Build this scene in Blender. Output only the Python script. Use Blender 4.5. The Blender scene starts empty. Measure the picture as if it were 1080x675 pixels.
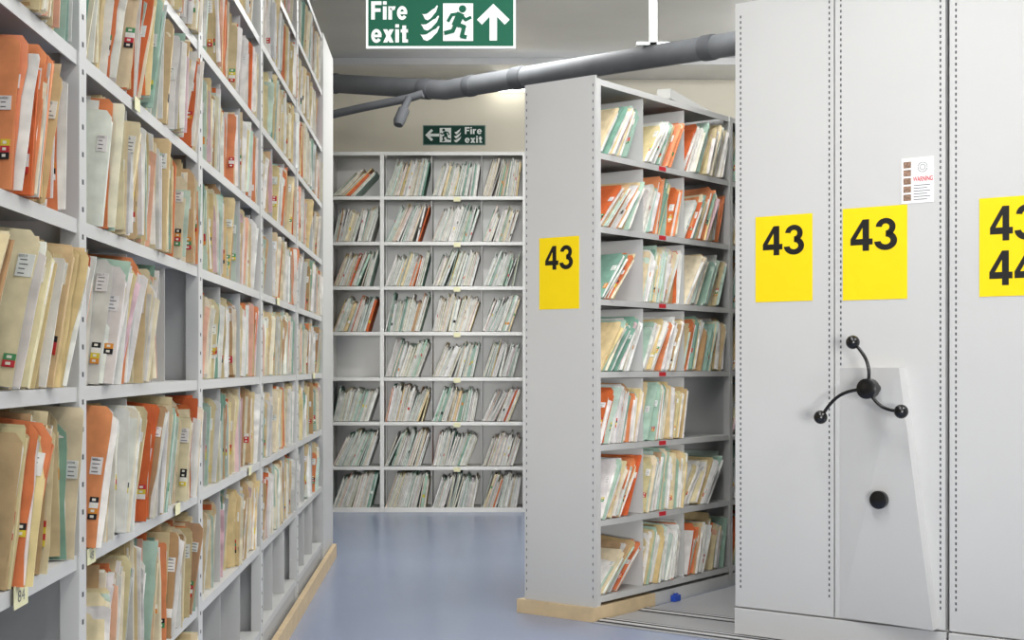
import bpy, math, random
from mathutils import Matrix, Vector
random.seed(11)
R=random
F=1470.0; HZ=386.0; CZ=1.1
scn=bpy.context.scene
try:
    scn.view_settings.view_transform='Standard'
except Exception: pass
col=bpy.context.scene.collection
def lin(c):
    o=[]
    for v in c[:3]:
        v=v/255.0
        o.append(v/12.92 if v<=0.04045 else ((v+0.055)/1.055)**2.4)
    return (o[0],o[1],o[2],1.0)
def proj(p):
    if p[1]<0.2: return (-9999,-9999)
    return (540+F*p[0]/p[1], HZ-F*(p[2]-CZ)/p[1])

# ---------------- materials
def mat(name,c,rough=0.5,metal=0.0,noise=0.0,nscale=8.0,bump=0.0,emis=None,spec=None):
    m=bpy.data.materials.new(name); m.use_nodes=True
    nt=m.node_tree; b=nt.nodes['Principled BSDF']
    b.inputs['Base Color'].default_value=lin(c); b.inputs['Roughness'].default_value=rough; b.inputs['Metallic'].default_value=metal
    if spec is not None: b.inputs['Specular IOR Level'].default_value=spec
    if noise>0 or bump>0:
        tc=nt.nodes.new('ShaderNodeTexCoord'); n=nt.nodes.new('ShaderNodeTexNoise')
        n.inputs['Scale'].default_value=nscale; n.inputs['Detail'].default_value=4
        nt.links.new(tc.outputs['Object'],n.inputs['Vector'])
        if noise>0:
            r=nt.nodes.new('ShaderNodeMapRange'); r.inputs['To Min'].default_value=1-noise; r.inputs['To Max'].default_value=1+noise*0.4
            r.inputs['From Min'].default_value=0.3; r.inputs['From Max'].default_value=0.7
            nt.links.new(n.outputs['Fac'],r.inputs['Value'])
            v=nt.nodes.new('ShaderNodeVectorMath'); v.operation='SCALE'; v.inputs[0].default_value=lin(c)[:3]
            nt.links.new(r.outputs['Result'],v.inputs['Scale']); nt.links.new(v.outputs['Vector'],b.inputs['Base Color'])
        if bump>0:
            bp=nt.nodes.new('ShaderNodeBump'); bp.inputs['Strength'].default_value=bump; bp.inputs['Distance'].default_value=0.01
            nt.links.new(n.outputs['Fac'],bp.inputs['Height']); nt.links.new(bp.outputs['Normal'],b.inputs['Normal'])
    if emis:
        b.inputs['Emission Color'].default_value=lin(c); b.inputs['Emission Strength'].default_value=emis
    return m
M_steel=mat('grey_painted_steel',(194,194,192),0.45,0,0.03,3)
M_steelb=mat('brightened_far_shelving_steel',(216,216,213),0.42,0,0.03,3)  # grey steel with extra light put into its colour for the far rack
M_innerb=mat('brightened_far_shelving_interior',(212,212,210),0.5,0,0.03,3)  # interior grey brightened in colour too, standing in for light
M_steel2=mat('light_grey_panel_steel',(192,192,191),0.45,0,0.03,1.5)
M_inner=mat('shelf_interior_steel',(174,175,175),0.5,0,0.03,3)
M_slot=mat('dark_perforation',(70,72,76),0.8)
M_wood=mat('pale_pine_wood',(205,182,145),0.55,0,0.12,14)
M_floor=mat('blue_grey_vinyl_floor',(140,152,178),0.24,0,0.05,1.2,0.015)
M_plate=mat('grey_floor_plate',(160,161,164),0.4,0,0.06,4)
M_rail=mat('rail_steel',(215,215,216),0.35,0.1)
M_raildk=mat('rail_groove',(34,34,38),0.6)
M_ceil=mat('ceiling_gloss_paint',(198,199,200),0.17,0.3,0.14,0.8,0.25,spec=0.8)
M_wall=mat('cream_wall_paint',(222,216,198),0.6,0,0.05,1.5)
M_yellow=mat('yellow_paper',(236,206,20),0.6,0,0.02,20,spec=0.25)
M_black=mat('black_print',(18,18,18),0.5)
M_blackp=mat('black_plastic',(14,14,16),0.25)
M_white=mat('white_label',(235,236,236),0.5)
M_red=mat('red_print',(200,40,50),0.5)
M_grey=mat('grey_print',(96,96,104),0.6)
M_pic=mat('small_picture_print',(150,120,100),0.6,0,0.6,160)
M_green=mat('sign_green',(3,82,60),0.55,spec=0.2)
M_green2=mat('sign_dark_green',(6,62,50),0.55,spec=0.2)
M_signw=mat('sign_white',(234,240,236),0.5,spec=0.2)
M_frame=mat('sign_frame_aluminium',(200,205,205),0.35,0.5)
M_edge=mat('sign_edge_grey_green',(96,126,116),0.5)
M_pipe=mat('grey_plastic_pipe',(84,86,89),0.7,0,0.2,5,spec=0.15)
M_pipe2=mat('grey_plastic_coupling',(68,70,73),0.7,0,0.1,5,spec=0.15)
M_tube=mat('fluorescent_tube',(255,253,245),0.4,0,emis=6)
M_hous=mat('white_lamp_housing',(226,226,224),0.4)
M_trunk=mat('pale_grey_trunking',(176,176,172),0.5)
M_blue=mat('blue_plastic',(30,70,170),0.4)
M_tag=mat('pale_yellow_tag',(222,219,178),0.6)

def mat_paper():
    m=bpy.data.materials.new('record_card_and_paper'); m.use_nodes=True
    nt=m.node_tree; b=nt.nodes['Principled BSDF']; b.inputs['Roughness'].default_value=0.7
    b.inputs['Specular IOR Level'].default_value=0.25
    a=nt.nodes.new('ShaderNodeAttribute'); a.attribute_name='Col'
    l=nt.nodes.new('ShaderNodeAttribute'); l.attribute_name='lay'
    n=nt.nodes.new('ShaderNodeTexNoise'); n.noise_dimensions='1D'; n.inputs['Scale'].default_value=1.0; n.inputs['Detail'].default_value=2
    nt.links.new(l.outputs['Fac'],n.inputs['W'])
    r=nt.nodes.new('ShaderNodeMapRange'); r.inputs['From Min'].default_value=0.38; r.inputs['From Max'].default_value=0.62
    r.inputs['To Min'].default_value=0.76; r.inputs['To Max'].default_value=1.08
    nt.links.new(n.outputs['Fac'],r.inputs['Value'])
    v=nt.nodes.new('ShaderNodeVectorMath'); v.operation='SCALE'
    nt.links.new(a.outputs['Color'],v.inputs[0]); nt.links.new(r.outputs['Result'],v.inputs['Scale'])
    tc=nt.nodes.new('ShaderNodeNewGeometry'); n2=nt.nodes.new('ShaderNodeTexNoise'); n2.inputs['Scale'].default_value=26; n2.inputs['Detail'].default_value=6
    nt.links.new(tc.outputs['Position'],n2.inputs['Vector'])
    r2=nt.nodes.new('ShaderNodeMapRange'); r2.inputs['From Min'].default_value=0.3; r2.inputs['From Max'].default_value=0.7; r2.inputs['To Min'].default_value=0.80; r2.inputs['To Max'].default_value=1.06
    nt.links.new(n2.outputs['Fac'],r2.inputs['Value'])
    v2=nt.nodes.new('ShaderNodeVectorMath'); v2.operation='SCALE'
    nt.links.new(v.outputs['Vector'],v2.inputs[0]); nt.links.new(r2.outputs['Result'],v2.inputs['Scale'])
    nt.links.new(v2.outputs['Vector'],b.inputs['Base Color'])
    return m
M_paper=mat_paper()

# ---------------- mesh builder
class MB:
    def __init__(s): s.v=[];s.f=[];s.m=[];s.c=[];s.l=[]
    def add(s,vs,fs,m=0,c=None,lay=None):
        o=len(s.v); s.v+=vs; s.f+=[tuple(i+o for i in f) for f in fs]; s.m+=[m]*len(fs)
        s.c+=[c or (1,1,1,1)]*len(vs); s.l+= lay if lay is not None else [0.0]*len(vs)
    def box(s,x0,x1,y0,y1,z0,z1,m=0,c=None,lay=None):
        vs=[(x0,y0,z0),(x1,y0,z0),(x1,y1,z0),(x0,y1,z0),(x0,y0,z1),(x1,y0,z1),(x1,y1,z1),(x0,y1,z1)]
        fs=[(0,3,2,1),(4,5,6,7),(0,1,5,4),(1,2,6,5),(2,3,7,6),(3,0,4,7)]
        if lay is not None:
            lay=[lay+v[1]*900 for v in vs]
        s.add(vs,fs,m,c,lay)
    def sheet(s,x0,pts,y0,th,defl,m=0,c=None,lay=None):
        vs=[];fs=[];n=len(pts)
        for side in (0,1):
            for i,(xo,z) in enumerate(pts):
                for k in range(3):
                    x=x0+(xo-x0)*(0,0.75,1)[k]
                    vs.append((x,y0+side*th+defl[i]*(0,0.25,1)[k],z))
        N=n*3
        for i in range(n-1):
            for k in range(2):
                a=i*3+k
                fs.append((a,a+1,a+4,a+3)); fs.append((N+a,N+a+3,N+a+4,N+a+1))
            a=i*3+2; fs.append((a,N+a,N+a+3,a+3))
            a=i*3; fs.append((a,a+3,N+a+3,N+a))
        for k in range(2):
            a=(n-1)*3+k; fs.append((a,a+1,N+a+1,N+a))
            fs.append((k,N+k,N+k+1,k+1))
        if lay is not None: lay=[lay+v[1]*900 for v in vs]
        s.add(vs,fs,m,c,lay)
    def tube(s,pts,r,seg=16,m=0,caps=True):
        pts=[Vector(p) for p in pts]; vs=[]; fs=[]
        up=Vector((0,0,1))
        for i,p in enumerate(pts):
            a=pts[max(i-1,0)]; b=pts[min(i+1,len(pts)-1)]
            d=(b-a).normalized()
            u=up if abs(d.dot(up))<0.95 else Vector((1,0,0))
            x=d.cross(u).normalized(); y=x.cross(d).normalized()
            rr=r[i] if isinstance(r,(list,tuple)) else r
            for k in range(seg):
                t=2*math.pi*k/seg
                vs.append(tuple(p+x*math.cos(t)*rr+y*math.sin(t)*rr))
        for i in range(len(pts)-1):
            for k in range(seg):
                k2=(k+1)%seg
                fs.append((i*seg+k,i*seg+k2,(i+1)*seg+k2,(i+1)*seg+k))
        if caps:
            fs.append(tuple(range(seg-1,-1,-1))); o=(len(pts)-1)*seg; fs.append(tuple(range(o,o+seg)))
        s.add(vs,fs,m)
    def sphere(s,c,r,m=0,seg=18,rings=10,sy=1):
        vs=[];fs=[]
        for i in range(rings+1):
            ph=math.pi*i/rings
            for k in range(seg):
                t=2*math.pi*k/seg
                vs.append((c[0]+r*math.sin(ph)*math.cos(t),c[1]+r*sy*math.sin(ph)*math.sin(t),c[2]+r*math.cos(ph)))
        for i in range(rings):
            for k in range(seg):
                k2=(k+1)%seg
                fs.append((i*seg+k,(i+1)*seg+k,(i+1)*seg+k2,i*seg+k2))
        s.add(vs,fs,m)
    def obj(s,name,mats,parent=None,mw=None,smooth=False,attr=False,bevel=0):
        me=bpy.data.meshes.new(name); me.from_pydata(s.v,[],s.f)
        for mm in mats: me.materials.append(mm)
        me.polygons.foreach_set('material_index',s.m)
        if smooth: me.polygons.foreach_set('use_smooth',[True]*len(s.f))
        if attr:
            ca=me.color_attributes.new('Col','FLOAT_COLOR','POINT')
            flat=[x for c in s.c for x in c]; ca.data.foreach_set('color',flat)
            la=me.attributes.new('lay','FLOAT','POINT'); la.data.foreach_set('value',s.l)
        me.update()
        o=bpy.data.objects.new(name,me); col.objects.link(o)
        if smooth:
            try: me.set_sharp_from_angle(angle=math.radians(40))
            except Exception: pass
        if bevel>0:
            b=o.modifiers.new('edge_bevel','BEVEL'); b.width=bevel; b.segments=2; b.limit_method='ANGLE'
        if parent is not None: o.parent=parent
        elif mw is not None: o.matrix_world=mw
        return o
def meta(o,label,cat=None,group=None,kind=None):
    o['label']=label
    if cat: o['category']=cat
    if group: o['group']=group
    if kind: o['kind']=kind
def empty(name,mw):
    e=bpy.data.objects.new(name,None); e.empty_display_size=0.1; col.objects.link(e); e.matrix_world=mw; return e

_tc={}
def textdata(s,bold=0.02,sp=1.0):
    k=(s,bold,sp)
    if k in _tc: return _tc[k]
    cu=bpy.data.curves.new('t','FONT'); cu.body=s; cu.size=1; cu.offset=bold; cu.extrude=0.0; cu.resolution_u=6; cu.space_character=sp
    o=bpy.data.objects.new('t',cu); col.objects.link(o)
    dg=bpy.context.evaluated_depsgraph_get(); dg.update()
    me=o.evaluated_get(dg).to_mesh()
    vs=[tuple(v.co) for v in me.vertices]; fs=[tuple(p.vertices) for p in me.polygons]
    o.evaluated_get(dg).to_mesh_clear()
    bpy.data.objects.remove(o); bpy.data.curves.remove(cu)
    x0=min(v[0] for v in vs);x1=max(v[0] for v in vs);y0=min(v[1] for v in vs);y1=max(v[1] for v in vs)
    vs=[((v[0]-x0)/(x1-x0),(v[1]-y0)/(y1-y0)) for v in vs]
    _tc[k]=(vs,fs); return _tc[k]
def add_text(mb,s,x0,x1,z0,z1,y,m=0,bold=0.02,sp=1.0):
    vs,fs=textdata(s,bold,sp)
    v=[(x0+a*(x1-x0),y,z0+b*(z1-z0)) for a,b in vs]
    mb.add(v,fs,m)
def arcband(mb,P,cx,cy,ro,so,a0,a1,tx,ty,m,n=22):
    vs=[];fs=[]
    for i in range(n+1):
        t=math.radians(a0+(a1-a0)*i/n)
        vs.append(P(cx+ro*math.cos(t),cy+so*math.sin(t))); vs.append(P(cx+(ro-tx)*math.cos(t),cy+(so-ty)*math.sin(t)))
    for i in range(n): fs.append((2*i,2*i+2,2*i+3,2*i+1))
    mb.add(vs,fs,m)
def digit(mb,ch,x0,x1,z0,z1,y,m=0):
    W_=x1-x0; H_=z1-z0
    def P(a,b): return (x0+a*W_,y,z0+b*H_)
    if ch=='4':
        mb.add([P(.54,0),P(.84,0),P(.84,1),P(.54,1)],[(0,1,2,3)],m)
        mb.add([P(-.02,.19),P(.54,.19),P(.54,.385),P(-.02,.385)],[(0,1,2,3)],m)
        mb.add([P(.84,.19),P(1,.19),P(1,.385),P(.84,.385)],[(0,1,2,3)],m)
        mb.add([P(-.02,.385),P(.23,.385),P(.54,.74),P(.54,1.0)],[(0,1,2,3)],m)
    if ch=='3':
        arcband(mb,P,.48,.72,.45,.285,176,-90,.28,.175,m)
        arcband(mb,P,.48,.295,.52,.305,90,-176,.30,.185,m)
def letters(mb,word,x0,x1,z0,z1,y,m=0):
    T=.235
    def glyph(ch,ox):
        G=[]
        def rect(a,b,c,d): G.append([(ox+a,c),(ox+b,c),(ox+b,d),(ox+a,d)])
        if ch=='F': rect(0,T,0,1); rect(T,.66,.80,1); rect(T,.60,.42,.61); return G,.75
        if ch=='i': rect(0,T,0,.72); rect(0,T,.82,1); return G,T+.11
        if ch=='r':
            rect(0,T,0,.72)
            n=6
            for i in range(n):
                a0=math.radians(180-110*i/n); a1=math.radians(180-110*(i+1)/n)
                G.append([(ox+.35+.35*math.cos(a0),.38+.35*math.sin(a0)),(ox+.35+.35*math.cos(a1),.38+.35*math.sin(a1)),(ox+.35+.13*math.cos(a1),.38+.15*math.sin(a1)),(ox+.35+.13*math.cos(a0),.38+.15*math.sin(a0))])
            return G,.55
        if ch=='e':
            n=20
            for i in range(n):
                a0=math.radians(10+315*i/n); a1=math.radians(10+315*(i+1)/n)
                G.append([(ox+.33+.33*math.cos(a0),.36+.38*math.sin(a0)),(ox+.33+.33*math.cos(a1),.36+.38*math.sin(a1)),(ox+.33+.12*math.cos(a1),.36+.20*math.sin(a1)),(ox+.33+.12*math.cos(a0),.36+.20*math.sin(a0))])
            rect(.1,.65,.29,.43); return G,.75
        if ch=='x':
            G.append([(ox,0),(ox+.26,0),(ox+.66,.72),(ox+.40,.72)]); G.append([(ox+.40,0),(ox+.66,0),(ox+.26,.72),(ox,.72)]); return G,.76
        if ch=='t':
            rect(.1,.1+T,.08,.93); rect(0,.45,.55,.72); rect(.1,.45,0,.17); return G,.50
    ox=0; polys=[]
    for ch in word:
        g,a=glyph(ch,ox); polys+=g; ox+=a
    w=ox-.1
    for k,p in enumerate(polys):
        mb.add([(x0+a/w*(x1-x0),y-0.00005*(k%3),z0+b*(z1-z0)) for a,b in p],[(0,1,2,3)],m)

# ---------------- frames
def frame(ox,oy,ang):
    return Matrix.Translation((ox,oy,0))@Matrix.Rotation(ang,4,'Z')
slant=70/1470.0
FL=frame(-0.664,0,math.atan(slant))
FB=frame(-0.979,10.5,-math.pi/2)
AM=math.atan2(-0.609,0.793)
FM=frame(0.36,6.01,AM)
def ly(px): return (0.664*F/(470-px))/math.cos(math.atan(slant))

# ---------------- room
def struct(name,label,mb,mats,mw=Matrix()):
    o=mb.obj(name,mats,mw=mw); o['label']=label; o['kind']='structure'; return o
mb=MB(); mb.box(-3,6.5,-3,11.4,-0.1,0); struct('floor','smooth blue-grey vinyl floor with a soft sheen',mb,[M_floor])
H=3.4
mb=MB(); mb.box(-3,6.5,-3,11.4,H,H+0.1)
struct('ceiling','smooth pale grey ceiling with a glossy finish',mb,[M_ceil])
mb=MB(); mb.box(-3,6.5,11.2,11.35,0,H); struct('wall_back','cream painted plain wall behind the shelving',mb,[M_wall])
mb=MB(); mb.box(-0.75,-0.65,-3,11.3,0,H); struct('wall_left','cream painted plain wall behind long shelving',mb,[M_wall],FL)
mb=MB(); mb.box(5.6,5.7,-3,11.3,0,H); struct('wall_right','cream painted plain side wall',mb,[M_wall])
mb=MB(); mb.box(-2.2,5.5,10.4,10.6,H-0.05,H-0.001); struct('trim_1','shallow painted ceiling beam across the room',mb,[M_ceil])
mb=MB(); mb.box(0.012,0.035,1.3,8.05,0,0.075); struct('baseboard_left','pale wooden skirting along the shelving base',mb,[M_wood],FL)

# ---------------- shelving racks
def shelf_mesh(a,b,d,z,lip=0.026):
    m=MB(); m.box(-d,0,a,b,z-0.005,z); m.box(-0.003,0,a,b,z-lip,z-0.005); m.box(-d,-d+0.003,a,b,z-lip,z-0.005); return m
def post_mesh(y,d,z1,w=0.05,slots=True):
    m=MB(); m.box(-0.03,0.004,y-w/2,y+w/2,0.0,z1)
    m.box(-d,-0.03,y-0.003,y+0.003,0.0,z1,1)
    m.box(-d,-d+0.03,y-w/2,y+w/2,0.0,z1)
    if slots:
        z=0.08
        while z<z1-0.03:
            m.box(0.0035,0.0046,y-0.005,y+0.005,z,z+0.009,2); z+=0.05
    return m
def rack(F_,a,b,d,zs,top,divs,label,group,lastpost=False,firstpost=True,postw=0.05,divz=None,slots=True,back=True,nm='shelving_unit',MS=None,MI=None):
    MS=MS or M_steel; MI=MI or M_inner
    e=empty(nm,F_@Matrix.Translation((0,a,0)))
    meta(e,label,'shelving',group)
    inv=Matrix.Translation((0,-a,0))
    def put(m,name,mats,bevel=0):
        o=m.obj(name,mats,bevel=bevel); o.parent=e; o.matrix_local=inv; return o
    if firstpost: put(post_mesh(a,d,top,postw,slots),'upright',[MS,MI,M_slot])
    if lastpost: put(post_mesh(b,d,top,postw,slots),'upright',[MS,MI,M_slot])
    for z in zs+[top]:
        put(shelf_mesh(a+postw/2+0.001,b-postw/2-0.001,d,z),'shelf',[MS])
    if back:
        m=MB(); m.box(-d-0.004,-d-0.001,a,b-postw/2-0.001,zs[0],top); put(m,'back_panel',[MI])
    allz=zs+[top]
    for dy in divs:
        for i,z in enumerate(zs):
            if divz and i not in divz: continue
            m=MB(); m.box(-d+0.003,-0.008,a+dy-0.0015,a+dy+0.0015,z+0.001,allz[i+1]-0.03); put(m,'divider',[MS])
    return e,put
LZ=[0.153+0.303*i for i in range(9)]; LTOP=0.153+0.303*9
LU=[1.3,ly(85),ly(210),ly(275),ly(313),ly(340)]
LD=0.38
lracks=[]
for i in range(5):
    e,put=rack(FL,LU[i],LU[i+1],LD,LZ,LTOP,[0.4,0.8],'light grey steel shelving bay packed with record files','long steel shelving bays',divz=[2,3,4,5] if i<2 else [0,1,2,3,4,5,6],postw=0.05 if i<2 else 0.06)
    lracks.append((e,put))
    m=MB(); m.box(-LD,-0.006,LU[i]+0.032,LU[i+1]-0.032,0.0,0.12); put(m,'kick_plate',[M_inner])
m=MB(); m.box(-LD,0.006,LU[5]-0.025,LU[5]+0.02,0,2.89); m.box(-LD,0.006,LU[5]+0.02,8.15,0,2.89)
lracks[4][1](m,'end_panel',[M_steel])
def ltag(px,zi,bay,txt=None,w=0.03,h=0.04):
    e,put=lracks[bay]; y=ly(px); z=LZ[zi]+0.004
    m=MB(); m.box(0.0055,0.0065,y-w,y+w,z-h,z)
    put(m,'shelf_tag',[M_tag])
    if txt:
        vs,fs=textdata(txt,-0.005)
        m=MB(); m.add([(0.0068,y-w*0.5+a*w*1.0,z-h*0.75+b*h*0.5) for a,b in vs],fs,0); put(m,'tag_number',[M_grey])
ltag(18,2,0,'84',0.035,0.036); ltag(93,2,1,'48',0.03,0.03); ltag(185,2,1,None,0.03,0.028); ltag(142,5,1,None,0.025,0.028); ltag(262,2,2,None,0.03,0.03)
ltag(292,4,3,None,0.04,0.03); ltag(330,3,4,None,0.05,0.03)

BZ=[0.03,0.343,0.679,1.014,1.357,1.7,2.036,2.379]; BTOP=2.714; BD=0.30
br1=rack(FB,-0.60,0.0,BD,BZ,BTOP,[0.222],'light grey steel shelving bay with partly empty compartments','shelving across the far wall',postw=0.03,slots=False,MS=M_steelb,MI=M_innerb)
br2=rack(FB,0.0,1.075,BD,BZ,BTOP,[0.372,0.75],'light grey steel shelving bay filled with leaning record files','shelving across the far wall',postw=0.03,lastpost=True,slots=False,MS=M_steelb,MI=M_innerb)
for (a_,b_,pp_) in ((-0.585,-0.017,br1[1]),(0.017,1.058,br2[1])):
    m=MB(); m.box(-0.012,0.006,a_,b_,0.0,0.034); pp_(m,'kick_plate',[M_steelb])
for z in BZ[1:]:
    m=MB(); m.box(0.001,0.002,0.54,0.59,z-0.040,z-0.006); br2[1](m,'shelf_tag',[M_tag])
MZ=[0.10,0.430,0.757,1.075,1.390,1.705,2.024]; MTOP=2.343; MDp=0.36
mr1=rack(FM,0.02,1.2,MDp,MZ,MTOP,[0.375,0.74],'grey steel shelving rack on wooden plinth with numbered end panel','fixed numbered shelving rack',postw=0.03,slots=False)
mr2=rack(FM,1.2,2.35,MDp,MZ,MTOP,[0.4,0.8],'grey steel shelving bay holding orange and green record files','fixed numbered shelving rack',postw=0.03,lastpost=True,slots=False)
def perf(m,x,y,z0,z1,step=0.035,w=0.004,h=0.012,mi=1):
    z=z0
    while z<z1: m.box(x-w/2,x+w/2,y-0.0006,y+0.0005,z,z+h,mi); z+=step
m=MB(); m.box(-0.372,0.006,-0.012,0.0,0.06,MTOP+0.01); perf(m,-0.362,-0.012,0.1,MTOP-0.02); perf(m,-0.005,-0.012,0.1,MTOP-0.02)
mr1[1](m,'end_panel',[M_steel2,M_slot])
m=MB(); m.box(-0.40,0.012,-0.035,0.47,0,0.06); mr1[1](m,'plinth',[M_wood])
m=MB(); m.box(-0.38,0.002,0.471,1.18,0,0.06); mr1[1](m,'base_rail',[M_steel])
m=MB(); m.box(-0.38,0.002,1.2,2.35,0,0.06); mr2[1](m,'base_rail',[M_steel])
for z in MZ[1:]:
    m=MB(); m.box(0.001,0.002,0.52,0.58,z-0.022,z-0.003); mr1[1](m,'shelf_tag',[M_red])

PY=0.063; PX=0.640
inv=FM.inverted()
def hit(px,py,yl):
    o=inv@Vector((0,0,CZ)); d=inv.to_3x3()@Vector(((px-540)/F,1,(HZ-py)/F))
    t=(yl-o.y)/d.y; return o+d*t
def mobile(x0,widths,label,idx):
    e=empty('mobile_shelving_rack',FM@Matrix.Translation((x0,PY,0))); meta(e,label,'mobile shelving','rolling shelving racks with flat end panels')
    W=sum(widths); xx=0
    def put(m,name,mats,bevel=0,smooth=False):
        o=m.obj(name,mats,bevel=bevel,smooth=smooth); o.parent=e; o.matrix_local=Matrix.Translation((-x0,-PY,0)); return o
    TOPZ=2.572
    for w in widths:
        m=MB(); a=x0+xx+0.003; b=x0+xx+w-0.003
        m.box(a,b,PY,PY+0.018,0.125,TOPZ)
        perf(m,a+0.024,PY,0.2,TOPZ-0.05,0.022,0.006,0.011); perf(m,b-0.018,PY,0.2,TOPZ-0.05,0.022,0.006,0.011)
        put(m,'end_panel',[M_steel2,M_slot])
        xx+=w
    m=MB(); m.box(x0,x0+W,PY-0.004,2.5,0.012,0.118); put(m,'base_carriage',[M_steel2],bevel=0.003)
    m=MB(); m.box(x0+W/2-0.003,x0+W/2+0.003,PY+0.02,2.5,0.12,TOPZ-0.02); put(m,'centre_panel',[M_inner])
    for yy in (PY+0.04,1.28,2.48):
        m=MB(); m.box(x0+0.002,x0+W-0.002,yy-0.015,yy+0.015,0.118,TOPZ-0.02); put(m,'upright',[M_steel])
    for z in [0.16,0.48,0.81,1.13,1.45,1.77,2.09,2.41,2.56]:
        m=MB()
        m.box(x0+0.004,x0+W/2-0.004,PY+0.06,2.46,z-0.02,z); m.box(x0+W/2+0.004,x0+W-0.004,PY+0.06,2.46,z-0.02,z); put(m,'shelf',[M_steel])
    return e,put
mobA=mobile(PX,[0.434,0.441],'pale grey rolling rack with yellow number signs and black handwheel',0)
mobB=mobile(PX+0.885,[0.44,0.44],'pale grey rolling rack with a two-number yellow sign',1)
def ysign(put,x0p,x1p,y0p,y1p,yl,texts,tb,name='number_sign'):
    p0=hit(x0p,(y0p+y1p)/2,yl); p1=hit(x1p,(y0p+y1p)/2,yl); pc=hit((x0p+x1p)/2,y0p,yl); pb=hit((x0p+x1p)/2,y1p,yl)
    x0,x1,z1,z0=p0.x,p1.x,pc.z,pb.z
    m=MB(); m.box(x0,x1,yl-0.0015,yl-0.0005,z0,z1); s=put(m,name,[M_yellow])
    for t,(a,b,c,d) in zip(texts,tb):
        w=x1-x0;h=z1-z0; dw=(b-a)*w*0.475
        for k,ch in enumerate(t):
            m=MB(); xs=x0+a*w if k==0 else x0+b*w-dw
            digit(m,ch,xs,xs+dw,z0+c*h,z0+d*h,yl-0.0022)
            o=m.obj('digit',[M_black]); o.parent=s
ysign(mr1[1],569,611,250,326,-0.0126,['43'],[(0.16,0.85,0.55,0.88)])
ysign(mobA[1],797,857,227,318,PY-0.0006,['43'],[(0.14,0.86,0.54,0.88)])
ysign(mobA[1],889,957,218,316,PY-0.0006,['43'],[(0.13,0.85,0.53,0.87)])
ysign(mobB[1],1033,1104,207,312,PY-0.0006,['43','44'],[(0.17,0.88,0.56,0.91),(0.16,0.88,0.11,0.46)])
yl=PY-0.0006; a=hit(951,190,yl); b=hit(985,190,yl); z1=hit(968,166,yl).z; z0=hit(968,214,yl).z
m=MB(); m.box(a.x,b.x,yl-0.0015,yl-0.0005,z0,z1); w=b.x-a.x; h=z1-z0
y2=yl-0.0022
add_text(m,'WARNING',a.x+w*0.36,a.x+w*0.97,z0+h*0.47,z0+h*0.58,y2,1,0.02)
for i in range(5):
    m.box(a.x+w*0.06,a.x+w*0.30,y2-0.0004,y2,z0+h*(0.06+0.18*i),z0+h*(0.20+0.18*i),3)
for i in range(6):
    m.box(a.x+w*0.38,a.x+w*(0.8+0.1*(i%2)),y2-0.0004,y2,z0+h*(0.07+0.062*i),z0+h*(0.085+0.062*i),2)
cx=a.x+w*0.66; cz=z0+h*0.78
for rr in (0.018,0.010):
    m.tube([(cx+rr*math.cos(t*math.pi/8),y2,cz+rr*math.sin(t*math.pi/8)) for t in range(17)],0.001,6,2)
s=mobA[1](m,'warning_label',[M_white,M_red,M_grey,M_pic]); s['label']='white warning sticker with red heading and small pictures'
hp=0.06
cR=hit(948,388,PY-hp); bR=hit(981,660,PY-hp).x+0.01; xl=hit(886,396,PY).x; zt=cR.z
v=[(xl,PY-0.001,0.13),(bR,PY-hp,0.13),(cR.x,PY-hp,zt),(xl,PY-0.001,zt),(xl,PY+0.0,0.13),(bR,PY,0.13),(cR.x,PY,zt),(xl,PY,zt)]
m=MB(); m.add(v,[(0,1,2,3),(1,5,6,2),(3,2,6,7),(0,4,5,1),(0,3,7,4),(4,7,6,5)]); s=mobA[1](m,'drive_cover',[M_steel2])
s['label']='pale grey tapered steel drive cover'
hy=PY-0.13
hc=hit(915,410,hy); 
m=MB(); m.tube([(hc.x,PY-0.001,hc.z),(hc.x,hy+0.02,hc.z)],0.016,18); m.tube([(hc.x,hy+0.03,hc.z),(hc.x,hy+0.025,hc.z),(hc.x,hy-0.015,hc.z),(hc.x,hy-0.022,hc.z)],[0.024,0.038,0.038,0.024],20)
wh=mobA[1](m,'handwheel',[M_blackp],smooth=True); wh['label']='black three-spoke turning handle with ball knobs'
for (bx,by) in ((900,361),(866,440),(951,434)):
    e=hit(bx,by,hy-0.02); v=Vector((e.x-hc.x,0,e.z-hc.z)); perp=Vector((-v.z,0,v.x))*0.16
    P=[]
    for k in range(13):
        t=k/12; p=Vector((hc.x,hy,hc.z))+v*t+perp*(-math.sin(math.pi*t)); p.y=hy-0.02*t; P.append(p)
    m=MB(); m.tube(P,0.0065,12); o=m.obj('spoke',[M_blackp],smooth=True); o.parent=wh
    m=MB(); m.sphere((e.x,hy-0.025,e.z),0.026,0); o=m.obj('ball_knob',[M_blackp],smooth=True); o.parent=wh
ky=PY-0.03
e=hit(928,527,ky-0.02); m=MB(); m.tube([(e.x,PY-0.001,e.z),(e.x,ky-0.02,e.z)],0.018,16); m.tube([(e.x,ky-0.014,e.z),(e.x,ky-0.018,e.z),(e.x,ky-0.038,e.z),(e.x,ky-0.043,e.z)],[0.02,0.034,0.034,0.022],20)
mobA[1](m,'lock_knob',[M_blackp],smooth=True)

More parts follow.
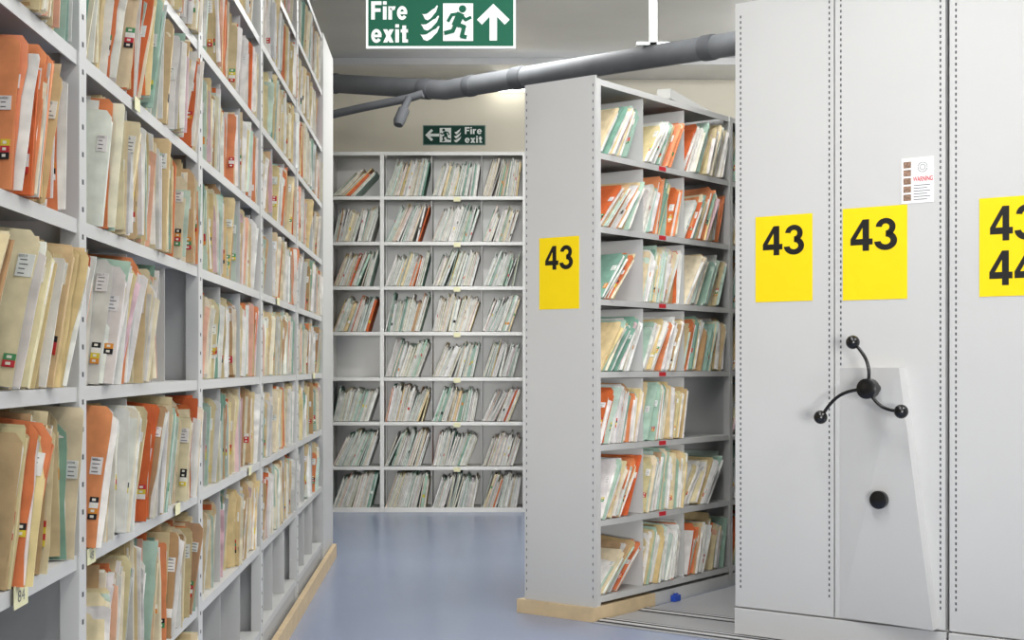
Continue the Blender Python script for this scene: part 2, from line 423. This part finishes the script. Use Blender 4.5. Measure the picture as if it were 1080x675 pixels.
m=MB(); m.box(0.02,3.0,-0.05,2.5,0.0005,0.004); o=m.obj('floor_track_plate',[M_plate],mw=FM); meta(o,'flat grey metal floor plate carrying the rack rails','floor plate')
for yy in (0.03,0.36,1.9):
    m=MB(); m.box(0.02,3.0,yy-0.03,yy+0.03,0.0045,0.009,0); m.box(0.02,3.0,yy-0.011,yy+0.011,0.0092,0.0098,1)
    m.box(0.02,3.0,yy+0.034,yy+0.052,0.0045,0.006,1); m.box(0.02,3.0,yy-0.052,yy-0.034,0.0045,0.006,1)
    o=m.obj('floor_rail',[M_rail,M_raildk],mw=FM); meta(o,'steel guide rail set in the grey floor plate','rail','rack guide rails')
m=MB(); m.box(0.014,0.038,0.60,0.655,0.0045,0.034); m.box(0.02,0.032,0.612,0.642,0.034,0.042); o=m.obj('rail_end_stop',[M_blue],mw=FM,bevel=0.003); meta(o,'small blue plastic stop beside the rack plinth','rail stop')

# ---------------- signs
def ribbon(m,pts,w,y,mi):
    for i in range(len(pts)-1):
        a=Vector(pts[i]);b=Vector(pts[i+1]);d=(b-a).normalized();n=Vector((-d.y,d.x))*w/2;a2=a-d*w*0.3;b2=b+d*w*0.3
        q=[a2-n,b2-n,b2+n,a2+n]
        m.add([(v.x,y-0.00005*i,v.y) for v in q],[(0,1,2,3)],mi)
def disc(m,cx,cz,r,y,mi):
    m.add([(cx+r*math.cos(k*math.pi/8),y,cz+r*math.sin(k*math.pi/8)) for k in range(16)],[tuple(range(16))],mi)
def man(m,cx,cz,s,y,flip,mi_w,mi_g):
    f=-1 if flip else 1
    m.add([(cx-0.40*s,y,cz-0.5*s),(cx+0.40*s,y,cz-0.5*s),(cx+0.40*s,y,cz+0.5*s),(cx-0.40*s,y,cz+0.5*s)],[(0,1,2,3)],mi_w)
    y2=y-0.002
    def P(*l): return [(cx+f*a*s,cz+b*s) for a,b in l]
    disc(m,cx+f*0.12*s,cz+0.35*s,0.10*s,y2,mi_g)
    ribbon(m,P((0.05,0.18),(-0.05,-0.05)),0.21*s,y2,mi_g)
    ribbon(m,P((0.06,0.2),(0.2,0.06),(0.33,0.12)),0.085*s,y2-.0002,mi_g)
    ribbon(m,P((0.02,0.22),(-0.17,0.19),(-0.26,0.03)),0.085*s,y2-.0004,mi_g)
    ribbon(m,P((-0.04,-0.05),(0.16,-0.13),(0.1,-0.38),(0.20,-0.40)),0.11*s,y2-.0006,mi_g)
    ribbon(m,P((-0.06,-0.05),(-0.14,-0.24),(-0.34,-0.29)),0.11*s,y2-.0008,mi_g)
def flames(m,cx,cz,s,y,mi):
    for k in range(3):
        pts=[(-.24,-.06),(-.18,-.12),(-.09,-.13),(.01,-.07),(.09,.00),(.16,.05),(.22,.16)]
        wd=[.01,.06,.08,.08,.065,.045,.004]
        oz=-0.25+0.26*k; sc=(1,.95,.82)[k]
        vs=[];fs=[]
        for (a,b),w_ in zip(pts,wd):
            vs.append((cx+a*sc*s,y,cz+(oz+b+w_)*s)); vs.append((cx+a*sc*s+0.03*s,y,cz+(oz+b-w_)*s))
        for i in range(len(pts)-1): fs.append((2*i+1,2*i+3,2*i+2,2*i))
        m.add(vs,fs,mi)
def arrow(m,cx,cz,s,y,up,mi):
    pts=[(-0.09,-0.45),(0.09,-0.45),(0.09,0.14),(0.28,-0.06),(0.40,0.06),(0,0.45),(-0.40,0.06),(-0.28,-0.06),(-0.09,0.14)]
    if not up: pts=[(-b,a) for a,b in pts]
    pts=[(cx+a*s,cz+b*s) for a,b in pts]
    v=[(a,y,b) for a,b in pts]
    m.add(v,[(0,1,2,8),(2,3,4,5),(2,5,8),(8,5,6,7)],mi)
def firesign(px0,px1,py0,py1,Y,kind,green,rods):
    k=Y/F; x0=(px0-540)*k; x1=(px1-540)*k; z1=CZ+(HZ-py0)*k; z0=CZ+(HZ-py1)*k
    w=x1-x0; h=z1-z0
    e=empty('fire_exit_sign',Matrix.Translation(((x0+x1)/2,Y,z0)))
    T=Matrix.Translation((-(x0+x1)/2,-Y,-z0))
    def put(m,n,ms):
        o=m.obj(n,ms); o.parent=e; o.matrix_local=T; return o
    m=MB(); b=h*0.045
    m.box(x0,x1,Y,Y+0.012,z0,z1,1); m.box(x0+b,x1-b,Y-0.001,Y,z0+b,z1-b,0); put(m,'sign_board',[green,M_signw if kind==1 else M_edge])
    y=Y-0.002
    a0,a1,fx,mx,ax=(0.035,0.285,0.425,0.615,0.85) if kind==1 else (0.67,0.95,0.55,0.36,0.15)
    m=MB(); letters(m,'Fire',x0+w*a0,x0+w*(a1-0.01),z0+h*0.55,z0+h*0.90,y)
    letters(m,'exit',x0+w*a0,x0+w*(a1-0.01),z0+h*0.11,z0+h*0.46,y); put(m,'sign_lettering',[M_signw])
    m=MB(); flames(m,x0+w*fx,z0+h*0.49,h*(0.76 if kind==1 else 0.78),y,0); put(m,'flame_symbol',[M_signw])
    m=MB(); man(m,x0+w*mx,z0+h*0.5,h*0.72,y,kind==2,0,1); put(m,'running_figure_symbol',[M_signw,green])
    m=MB(); arrow(m,x0+w*ax,z0+h*0.5,h*0.78,y,kind==1,0); put(m,'arrow_symbol',[M_signw])
    if rods:
        for xx in (x0+w*0.12,x1-w*0.12):
            m=MB(); m.tube([(xx,Y+0.006,z1),(xx,Y+0.006,H)],0.003,8); put(m,'hanging_rod',[M_frame])
    return e
s1=firesign(386,544,-4,51,4.6,1,M_green,True); meta(s1,'green and white hanging fire exit sign with upward arrow','sign')
s2=firesign(446,512,132,153,11.186,2,M_green2,False); meta(s2,'dark green fire exit sign with sideways arrow on cream wall','sign')

# ---------------- pipes
def W(px,py,Y): return Vector(((px-540)*Y/F,Y,CZ+(HZ-py)*Y/F))
e=empty('waste_pipe',Matrix.Translation(W(480,92,8.5))); meta(e,'thick grey plastic waste pipe with couplings hung under the ceiling','pipe')
Ti=Matrix.Translation(-W(480,92,8.5))
def pput(m,n,ms,sm=True):
    o=m.obj(n,ms,smooth=sm); o.parent=e; o.matrix_local=Ti; return o
A=W(335,87,9.2);B=W(470,95,8.7);C=W(548,82,8.3);D=W(800,42,7.0)
m=MB(); m.tube([A,B,B.lerp(C,0.3),C,D],0.061,24); pput(m,'pipe_run',[M_pipe])
def coup(p,d,L,r):
    d=d.normalized(); m=MB(); m.tube([p-d*L,p-d*(L-0.01),p+d*(L-0.01),p+d*L],[r*0.96,r,r,r*0.96],24); pput(m,'coupling',[M_pipe2])
coup(B.lerp(A,0.15),B-A,0.04,0.066); coup(C,D-C,0.05,0.068); coup(C.lerp(D,0.82),D-C,0.04,0.067); coup(B.lerp(C,0.35),C-B,0.03,0.066)
coup(A.lerp(B,0.12),B-A,0.04,0.067)
m=MB(); m.tube([W(345,122,8.9),W(385,113,8.8),W(430,104,8.72),W(446,99,8.7)],0.026,18); pput(m,'branch_pipe',[M_pipe])
m=MB(); m.tube([W(431,104,8.7),W(427,112,8.65),W(424,119,8.6)],0.022,18); m.tube([W(426,116,8.62),W(421,128,8.58),W(420,132,8.57)],[0.036,0.036,0.028],18); pput(m,'elbow_stub',[M_pipe2])
p=C.lerp(D,0.60)
m=MB(); m.box(p.x-0.02,p.x+0.02,p.y-0.02,p.y+0.02,p.z+0.06,H); m.box(p.x-0.09,p.x+0.09,p.y-0.02,p.y+0.02,p.z+0.06,p.z+0.075); pput(m,'pipe_bracket',[M_frame],False)
P0=W(700,99,8.0);P1=W(800,113,9.9); P1=P0+(P1-P0)*((11.1-8.0)/(9.9-8.0)); P1.z=P0.z
d=(P1-P0);ang=math.atan2(d.y,d.x)
m=MB(); L=Vector((d.x,d.y)).length
m.box(0,L,-0.04,0.04,-0.028,0.028)
o=m.obj('cable_trunking',[M_trunk],mw=Matrix.Translation(P0)@Matrix.Rotation(ang,4,'Z')); meta(o,'pale grey boxed cable trunking running above the racks','trunking')

# ---------------- lamps
def lamp(x,y,z,L,rot,power,upw=0):
    e=empty('fluorescent_lamp',Matrix.Translation((x,y,z))@Matrix.Rotation(rot,4,'Z')); meta(e,'white ceiling batten with a fluorescent tube','lamp','ceiling lamps')
    m=MB(); m.box(-L/2,L/2,-0.05,0.05,0.03,0.09)
    o=m.obj('lamp_housing',[M_hous]); o.parent=e
    m=MB(); m.tube([(-L/2+0.03,0,0.01),(L/2-0.03,0,0.01)],0.016,12); o=m.obj('lamp_tube',[M_tube],smooth=True); o.parent=e
    if z<3.0:
        m=MB()
        for xx in (-L*0.3,L*0.3): m.tube([(xx,0,0.09),(xx,0,H-z)],0.005,8)
        o=m.obj('hanging_rod',[M_frame]); o.parent=e
    def al(zz,rx,en,sy):
        ld=bpy.data.lights.new('tube_light','AREA'); ld.shape='RECTANGLE'; ld.size=L; ld.size_y=sy; ld.energy=en; ld.color=(1.0,0.992,0.97)
        lo=bpy.data.objects.new('tube_light',ld); col.objects.link(lo); lo.parent=e; lo.location=(0,0,zz); lo.rotation_euler=(rx,0,0)
    if power: al(-0.02,0,power,0.35)
    if upw: al(0.11,math.pi,upw,0.3)  # upward light added on the lowered battens to brighten the ceiling
q=math.pi/2
lamp(0.4,-0.8,3.31,1.5,q,24); lamp(0.6,1.6,3.31,1.5,q,30); lamp(0.6,4.0,2.95,1.5,q,32,16); lamp(0.8,6.3,3.31,1.5,q,34)
lamp(0.0,8.1,3.31,0.9,0,52)  # unseen lamp added above the view to brighten the far shelving
lamp(2.4,1.5,3.31,1.5,q,40); lamp(2.6,4.3,2.95,1.5,q,55,30)
lamp(-0.02,11.1,3.29,0.35,0,0)
lamp(2.8,9.2,2.95,1.5,0,50,70)
sd=bpy.data.lights.new('soft_fill_sun','SUN'); sd.energy=1.85; sd.angle=math.radians(12); sd.color=(1,0.99,0.975)  # added fill from behind the camera, evens the light at every depth
so=bpy.data.objects.new('soft_fill_sun',sd); col.objects.link(so); so.location=(0,-4,2)
so.rotation_euler=Vector((-0.02,1,0.0)).to_track_quat('-Z','Y').to_euler()
w=bpy.data.worlds.new('world'); scn.world=w; w.use_nodes=True
w.node_tree.nodes['Background'].inputs['Color'].default_value=(1,0.995,0.985,1); w.node_tree.nodes['Background'].inputs['Strength'].default_value=0.85

# ---------------- record files
BUFF=[(226,210,166),(232,216,178),(220,200,156),(235,222,190),(228,204,154)]
TAN=[(192,158,118),(182,146,106),(206,174,132)]
GRN=[(178,205,188),(166,196,180),(196,215,203),(134,174,156)]
ORG=[(226,134,86),(234,150,104),(218,112,64)]
WHT=[(238,236,230),(230,229,224)]
CN={}
for n,l in (('buff',BUFF),('tan',TAN),('pale green',GRN),('orange',ORG),('white',WHT)):
    for c in l: CN[c]=n
def pick(w):
    r=R.random()*sum(w)
    for l,x in zip((BUFF,TAN,GRN,ORG,WHT),w):
        if r<x: return R.choice(l)
        r-=x
    return R.choice(BUFF)
PAPERS=[(240,239,234),(234,233,228),(238,230,206),(228,226,220),(208,208,204),(192,212,198),(234,184,158),(238,220,166),(222,190,196)]
PW=[30,20,18,14,8,8,5,6,3]
PWB=[46,26,12,12,2,14,3,4,3]
def var(c,a=8):
    k=R.uniform(-a,a); return tuple(max(0,min(255,v+k+R.uniform(-3,3))) for v in c)
STC=[(225,205,70),(200,60,50),(40,40,44),(80,150,100),(226,150,60),(200,60,70),(240,240,236)]
def make_file(t,h,d,cc,spine,detail,stick,pw,ragged):
    cov=MB(); pap=MB(); st=MB(); cs=MB()
    c=lin(var(cc)); c2=lin(var(cc,12)); th=0.0010
    j=R.uniform(0,0.012); ch=R.uniform(0.003,0.022); h2=h-R.uniform(0,0.018)
    fl=-R.uniform(0.001,0.010) if R.random()<0.5 else 0.0
    if detail:
        b1=-R.uniform(0,0.003)
        zs=[0,h*0.2,h*0.4,h*0.6,h*0.8,h-ch,h]; df=[0,fl*0.1+b1*.5,fl*0.3+b1,fl*0.55+b1,fl*.8+b1*.5,fl,fl*1.15]
        ex=[R.uniform(-.004,.0015) for _ in zs]
        cov.sheet(-d,[(0,0)]+[(ex[i],zs[i]) for i in range(1,5)]+[(-0.002,zs[5]),(-ch,h)],0,th,df,0,c)
        k=R.uniform(0,0.006)
        cov.sheet(-d,[(-j,0),(-j+R.uniform(-.002,.002),h2*0.35),(-j-R.uniform(0,.004),h2*0.7),(-j,h2-ch),(-j-ch,h2)],t-th,th,[0,k*.3,k*.8,k,k],0,c2)
    else:
        cov.box(-d,0,0,th,0,h,0,c); cov.box(-d,-j,t-th,t,0,h2,0,c2)
    if spine: cov.box(-0.0032,-0.0014,th*0.6,t-th*0.6,0.001,h2-ch-0.002,0,c)
    else: cov.box(-d-0.001,-d+0.001,th,t-th,0.0,h2-0.01,0,c)
    n=max(1,min(5,int((t-2*th)/0.0022))); y=th+0.0002; av=(t-2*th-0.0004)/n; seed=R.uniform(0,5000)
    for i in range(n):
        pc=R.choices(PAPERS,pw)[0]
        if ragged: xo=-0.002-R.uniform(0,0.014) if R.random()<0.62 else R.uniform(0,0.014)
        else: xo=R.uniform(-0.004,0.005)
        if spine: xo=-0.005-R.uniform(0,0.01)
        hz=h-R.uniform(0.001,0.036)
        if detail: 
            s1=R.uniform(-0.009,0.006); dd=R.uniform(-.003,.003) if i in (0,n-1) else 0
            pap.sheet(-d+0.004,[(xo,0.001+R.uniform(0,.004)),(xo+s1*0.3,hz*0.35),(xo+s1*0.6+R.uniform(-.002,.002),hz*0.7),(xo+s1,hz*0.97),(xo+s1-R.uniform(0.001,0.02),hz)],y,av*0.96,[0,0,dd*.5,dd,dd],0,lin(var(pc,6)),lay=seed)
        else: pap.box(-d+0.004,xo,y,y+av*0.97,0.001,hz,0,lin(var(pc,6)),lay=seed)
        y+=av
    if stick:
        def off(z): return (fl*min(1.1,z/h+0.05)-0.0022) if detail else 0
        k=R.random(); x1=-0.004-R.uniform(0,0.005); ww=R.uniform(0.018,0.030)
        z=h*R.uniform(0.5,0.74); hh=R.uniform(0.020,0.038); of=off(z)
        if k<0.8:
            st.box(x1-ww,x1,-0.0007+of,min(-0.0002,of+0.002),z,z+hh,0,lin(var((238,238,234),4)))
            for i in range(int(hh/0.008)): st.box(x1-ww*0.85,x1-ww*R.uniform(0.1,0.5),-0.0009+of,-0.0007+of,z+0.004+i*0.0075,z+0.0058+i*0.0075,0,lin((110,110,116)))
        if k>0.25:
            z2=h*R.uniform(0.12,0.34); of=off(z2)
            for i in range(R.choice([2,2,3,4])):
                cs.box(x1-ww*0.65,x1+0.002,-0.0009+of,min(-0.0002,of+0.002),z2+i*0.0105,z2+0.0105+i*0.0105,0,lin(R.choice(STC)))
                cs.box(x1-ww*0.45,x1-ww*0.15,-0.0012+of,-0.0009+of,z2+i*0.0105+0.003,z2+0.0075+i*0.0105,0,lin((240,238,225)))
    elif spine and R.random()<0.7 and t>0.005:
        z2=h*R.uniform(0.15,0.6)
        cs.box(-0.0014,-0.0008,0.0015,t-0.0015,z2,z2+0.02,0,lin(R.choice(STC)))
    return cov,pap,st,cs
allfiles=[]
def fill(Fr,run,y0,y1,z,avail,wts,leans,ts,prot,fillto=1.0,depth=0.33,hh=(0.235,0.255),pit=2.0,pitm=0.5,jl=1.5,sh=0.010,tol=0.02):
    pos=y0+0.004; prev=None; runpx=-1e9
    end=y1-0.004; lim=y0+(y1-y0)*fillto
    base_h=R.uniform(*hh); px=R.uniform(*prot); run_c=pick(wts); rc=0; jit=0; hb=0; hc_=0
    while True:
        t=R.uniform(ts[0],ts[1]) if R.random()<0.8 else ts[1]*R.uniform(1,1.8)
        if hc_<=0: hb=R.gauss(0,sh); hc_=R.choice([1,2,4])
        hc_-=1
        h=max(0.2,min(avail-0.036,base_h+hb+R.gauss(0,sh*0.5)))
        p=(pos-y0)/(y1-y0)
        if R.random()<0.15: jit=R.gauss(0,jl)
        lean=math.radians(max(0.3,leans[0]+(leans[1]-leans[0])*p+jit))
        if prev:
            pp,pt,ph,pl=prev
            pos=max(pp+pt/math.cos(pl), pp+pt/math.cos(pl)+max(0,max(h,ph)*(math.sin(pl)-math.sin(lean))))+0.0004
        if pos+t/math.cos(lean)+h*math.sin(lean)>end or pos>lim:
            room=(end-pos-t)/h
            if pos>lim or room<0.0 or not prev: break
            l2=math.asin(max(0,min(1,room*0.98)))
            need=prev[0]+prev[1]/math.cos(prev[3])+max(h,prev[2])*(math.sin(prev[3])-math.sin(l2))
            if need>pos+tol or l2>lean: break
            lean=l2; pos=max(pos,need)
            if pos+t/math.cos(lean)+h*math.sin(lean)>end+0.002: break
        if R.random()<0.35: px=R.uniform(*prot)
        else: px=max(prot[0],min(prot[1],px+R.gauss(0,0.012)))
        if rc<=0: run_c=pick(wts); rc=R.choice([1,1,1,2,2,4])
        rc-=1
        pt_=math.radians(max(-1.5,min(9,R.gauss(pitm,pit))))
        if run=='B': pt_=0
        d=min(depth,0.335+px)
        P=Fr@Vector((px+h*0.5*math.sin(pt_),pos,z+h*0.5)); ppx,ppy=proj(P)
        dz=(t*math.sin(lean))+ (d*math.sin(-pt_) if pt_<0 else 0)
        f=dict(F=Fr,run=run,pos=pos,z=z+0.0008+dz,t=t,h=h,lean=lean,x=px,c=run_c,d=d,spine=R.random()<0.25,pit=pt_,ppx=ppx,ppy=ppy,Y=P.y,expo=max(0,ppx-runpx) if prev else 4)
        runpx=max(runpx,ppx)
        allfiles.append(f)
        prev=(pos,t,h,lean)
for bi in range(5):
    a=LU[bi]+0.032; b=LU[bi+1]-0.032
    for zi,z in enumerate(LZ):
        secs=[(a,LU[bi]+0.396),(LU[bi]+0.404,LU[bi]+0.796),(LU[bi]+0.804,b)]
        hasdiv=(zi in [2,3,4,5]) if bi<2 else (zi<=6)
        if not hasdiv: secs=[(a,b)]
        for si,(s0,s1) in enumerate(secs):
            c0=proj(FL@Vector((0,s1,z))); c1=proj(FL@Vector((0,s1,z+0.25)))
            if c0[0]<-60 or c1[1]>735 or c0[1]<-40: continue
            ft=R.choice([1,1,1,0.95,0.85]); ln=R.choice([(9,2),(6,1),(4,4),(12,3),(3,3),(14,8)])
            w=[60,10,16,11,3]; pm=R.choice([0,0.5,1,2.5]); ps=2.4; pro=(-0.050,0.018)
            if bi>=2: ft=R.choice([1,1,0.95,0.85,0.9]); pro=(-0.060,0.0); pm=min(pm,1.0); ps=1.8
            if bi==0 and zi<=1: continue
            if bi==1 and zi==3 and si==2: continue
            if bi==1 and zi==3 and si==1: ft=0.75; ln=(3,3)
            if bi==0 and zi==4: w=[22,22,1,55,0]
            if bi==0 and zi in(3,): ln=(16,12); w=[88,3,3,2,4]; pm=6; ps=2
            if bi==0 and zi==2: w=[40,34,8,16,2]; pm=3
            if bi==1 and zi==3: w=[40,12,32,12,4]; pm=3
            if bi>=2 and zi==0: continue
            if bi>=4 and zi==1: ft=0.6
            if bi==1 and zi==0: ft=0.9
            fill(FL,'L',s0,s1,z,0.303,w,ln,(0.0035,0.011),pro,ft,hh=(0.228,0.252),pitm=pm,pit=ps,jl=3,sh=0.011)
for zi,z in enumerate(BZ):
    av=(BZ+[BTOP])[zi+1]-z
    for (s0,s1) in [(-0.376,-0.017),(0.017,0.370),(0.374,0.748),(0.752,1.058)]:
        ft=1.0; ln=R.choice([(16,22),(22,14),(12,20),(20,14),(26,18),(18,8)]); w=[20,1,26,2,51]
        if s0<0:
            if zi in (3,): continue
            if zi==7: ft=0.8; ln=(46,40)
        fill(FB,'B',s0,s1,z,av,w,ln,(0.004,0.012),(-0.012,-0.002),ft,hh=(0.255,0.285),depth=0.27,jl=2,sh=0.016,tol=0.06)
for zi,z in enumerate(MZ):
    av=(MZ+[MTOP])[zi+1]-z
    for si,(s0,s1) in enumerate([(0.037,0.392),(0.397,0.757),(0.762,1.183),(1.217,1.597)]):
        w=[32,7,22,20,19]; ln=R.choice([(32,18),(24,10),(38,26),(18,8)]); ft=1
        if zi==0: ln=(52,46) if si==0 else (20,8)
        if zi==2 and si==2: continue
        if zi in (3,): w=[38,8,38,6,10]
        if zi==2 and si==1: w=[74,5,21,0,0]; ln=(16,8)
        if zi==1 and si==1: w=[55,10,35,0,0]; ln=(14,8)
        if si==0 and zi in (4,5): w=[20,5,30,34,11]; ln=(44,34)
        fill(FM,'M',s0,s1,z,av,w,ln,(0.003,0.009),(-0.040,0.006),ft,hh=(0.235,0.28),depth=0.28,jl=3,pitm=0.3,pit=2.0,sh=0.018,tol=0.05)
for f in allfiles:
    hp_=F*f['h']/f['Y']; py=f['ppy']; px=f['ppx']
    vis=max(0,min(py+hp_/2,675)-max(py-hp_/2,0))
    if f['run']=='L': wd=f['expo']+ (F/f['Y']*f['t']*0.2 if f['expo']>0 else 0)
    elif f['run']=='B': wd=F/f['Y']*f['t']
    else: wd=F/f['Y']*f['t']*0.8
    if px<0 or px>1080: vis=0
    if f['run']=='M' and px>772: vis=0
    f['score']=vis*wd
order=sorted(range(len(allfiles)),key=lambda i:-allfiles[i]['score'])
top=set(order[:300]); rank={i:n for n,i in enumerate(order)}
stuff=MB(); cnt=0
wherel={'L':'packed upright on light grey steel shelving','B':'leaning on far wall steel shelving','M':'leaning on the numbered steel rack'}
grp={'L':'record files on the long steel shelving','B':'record files on the far wall shelving','M':'record files on the numbered rack'}
codes=['A27648','B50519','A33548','C41905','A18822','D50117','B27306','A40961']
for i,f in enumerate(allfiles):
    if f['ppx']<-80 or f['ppx']>1100: continue
    ind=i in top
    near=rank[i]<1300
    pr={'L':0.8,'M':0.4,'B':0.0}[f['run']]
    cov,pap,st,cs=make_file(f['t'],f['h'],f['d'],f['c'],f['spine'],near,R.random()<pr,PWB if f['run']!='L' else PW,f['run']!='B')
    Mx=f['F']@Matrix.Translation((f['x'],f['pos'],f['z']))@Matrix.Rotation(-f['lean'],4,'X')@Matrix.Rotation(f['pit'],4,'Y')
    if ind:
        o=cov.obj('record_file',[M_paper],mw=Mx,attr=True)
        meta(o,CN[f['c']]+' card record file '+wherel[f['run']],'record file',grp[f['run']])
        c=pap.obj('paper_stack',[M_paper],attr=True); c.parent=o
        if st.v:
            c=st.obj('file_label',[M_paper],attr=True); c.parent=o
            if rank[i]<80 and f['run']=='L':
                b0=min(v[0] for v in st.v); zz=max(v[2] for v in st.v); yy=min(v[1] for v in st.v)
                m=MB(); add_text(m,R.choice(codes),b0+0.001,b0+0.014,zz-0.006,zz-0.0015,yy-0.0004,0,0.0)
                c=m.obj('file_number',[M_grey]); c.parent=o
        if cs.v:
            c=cs.obj('colour_code_sticker',[M_paper],attr=True); c.parent=o
    else:
        cnt+=1
        for mbx in (cov,pap,st,cs):
            n=len(mbx.v)
            if not n: continue
            stuff.add([tuple(Mx@Vector(v)) for v in mbx.v],mbx.f,0)
            stuff.c[-n:]=mbx.c; stuff.l[-n:]=mbx.l
o=stuff.obj('record_files',[M_paper],attr=True); meta(o,'densely packed buff, green, orange and white record files on shelves','record files','remaining record files',kind='stuff')
print('FILES',len(allfiles),'stuff',cnt)

cd=bpy.data.cameras.new('camera'); cd.sensor_width=36; cd.lens=36*F/1080; cd.shift_y=(HZ-337.5)/1080; cd.clip_start=0.05
co=bpy.data.objects.new('camera',cd); col.objects.link(co); co.location=(0,0,CZ); co.rotation_euler=(math.pi/2,0,0); scn.camera=co
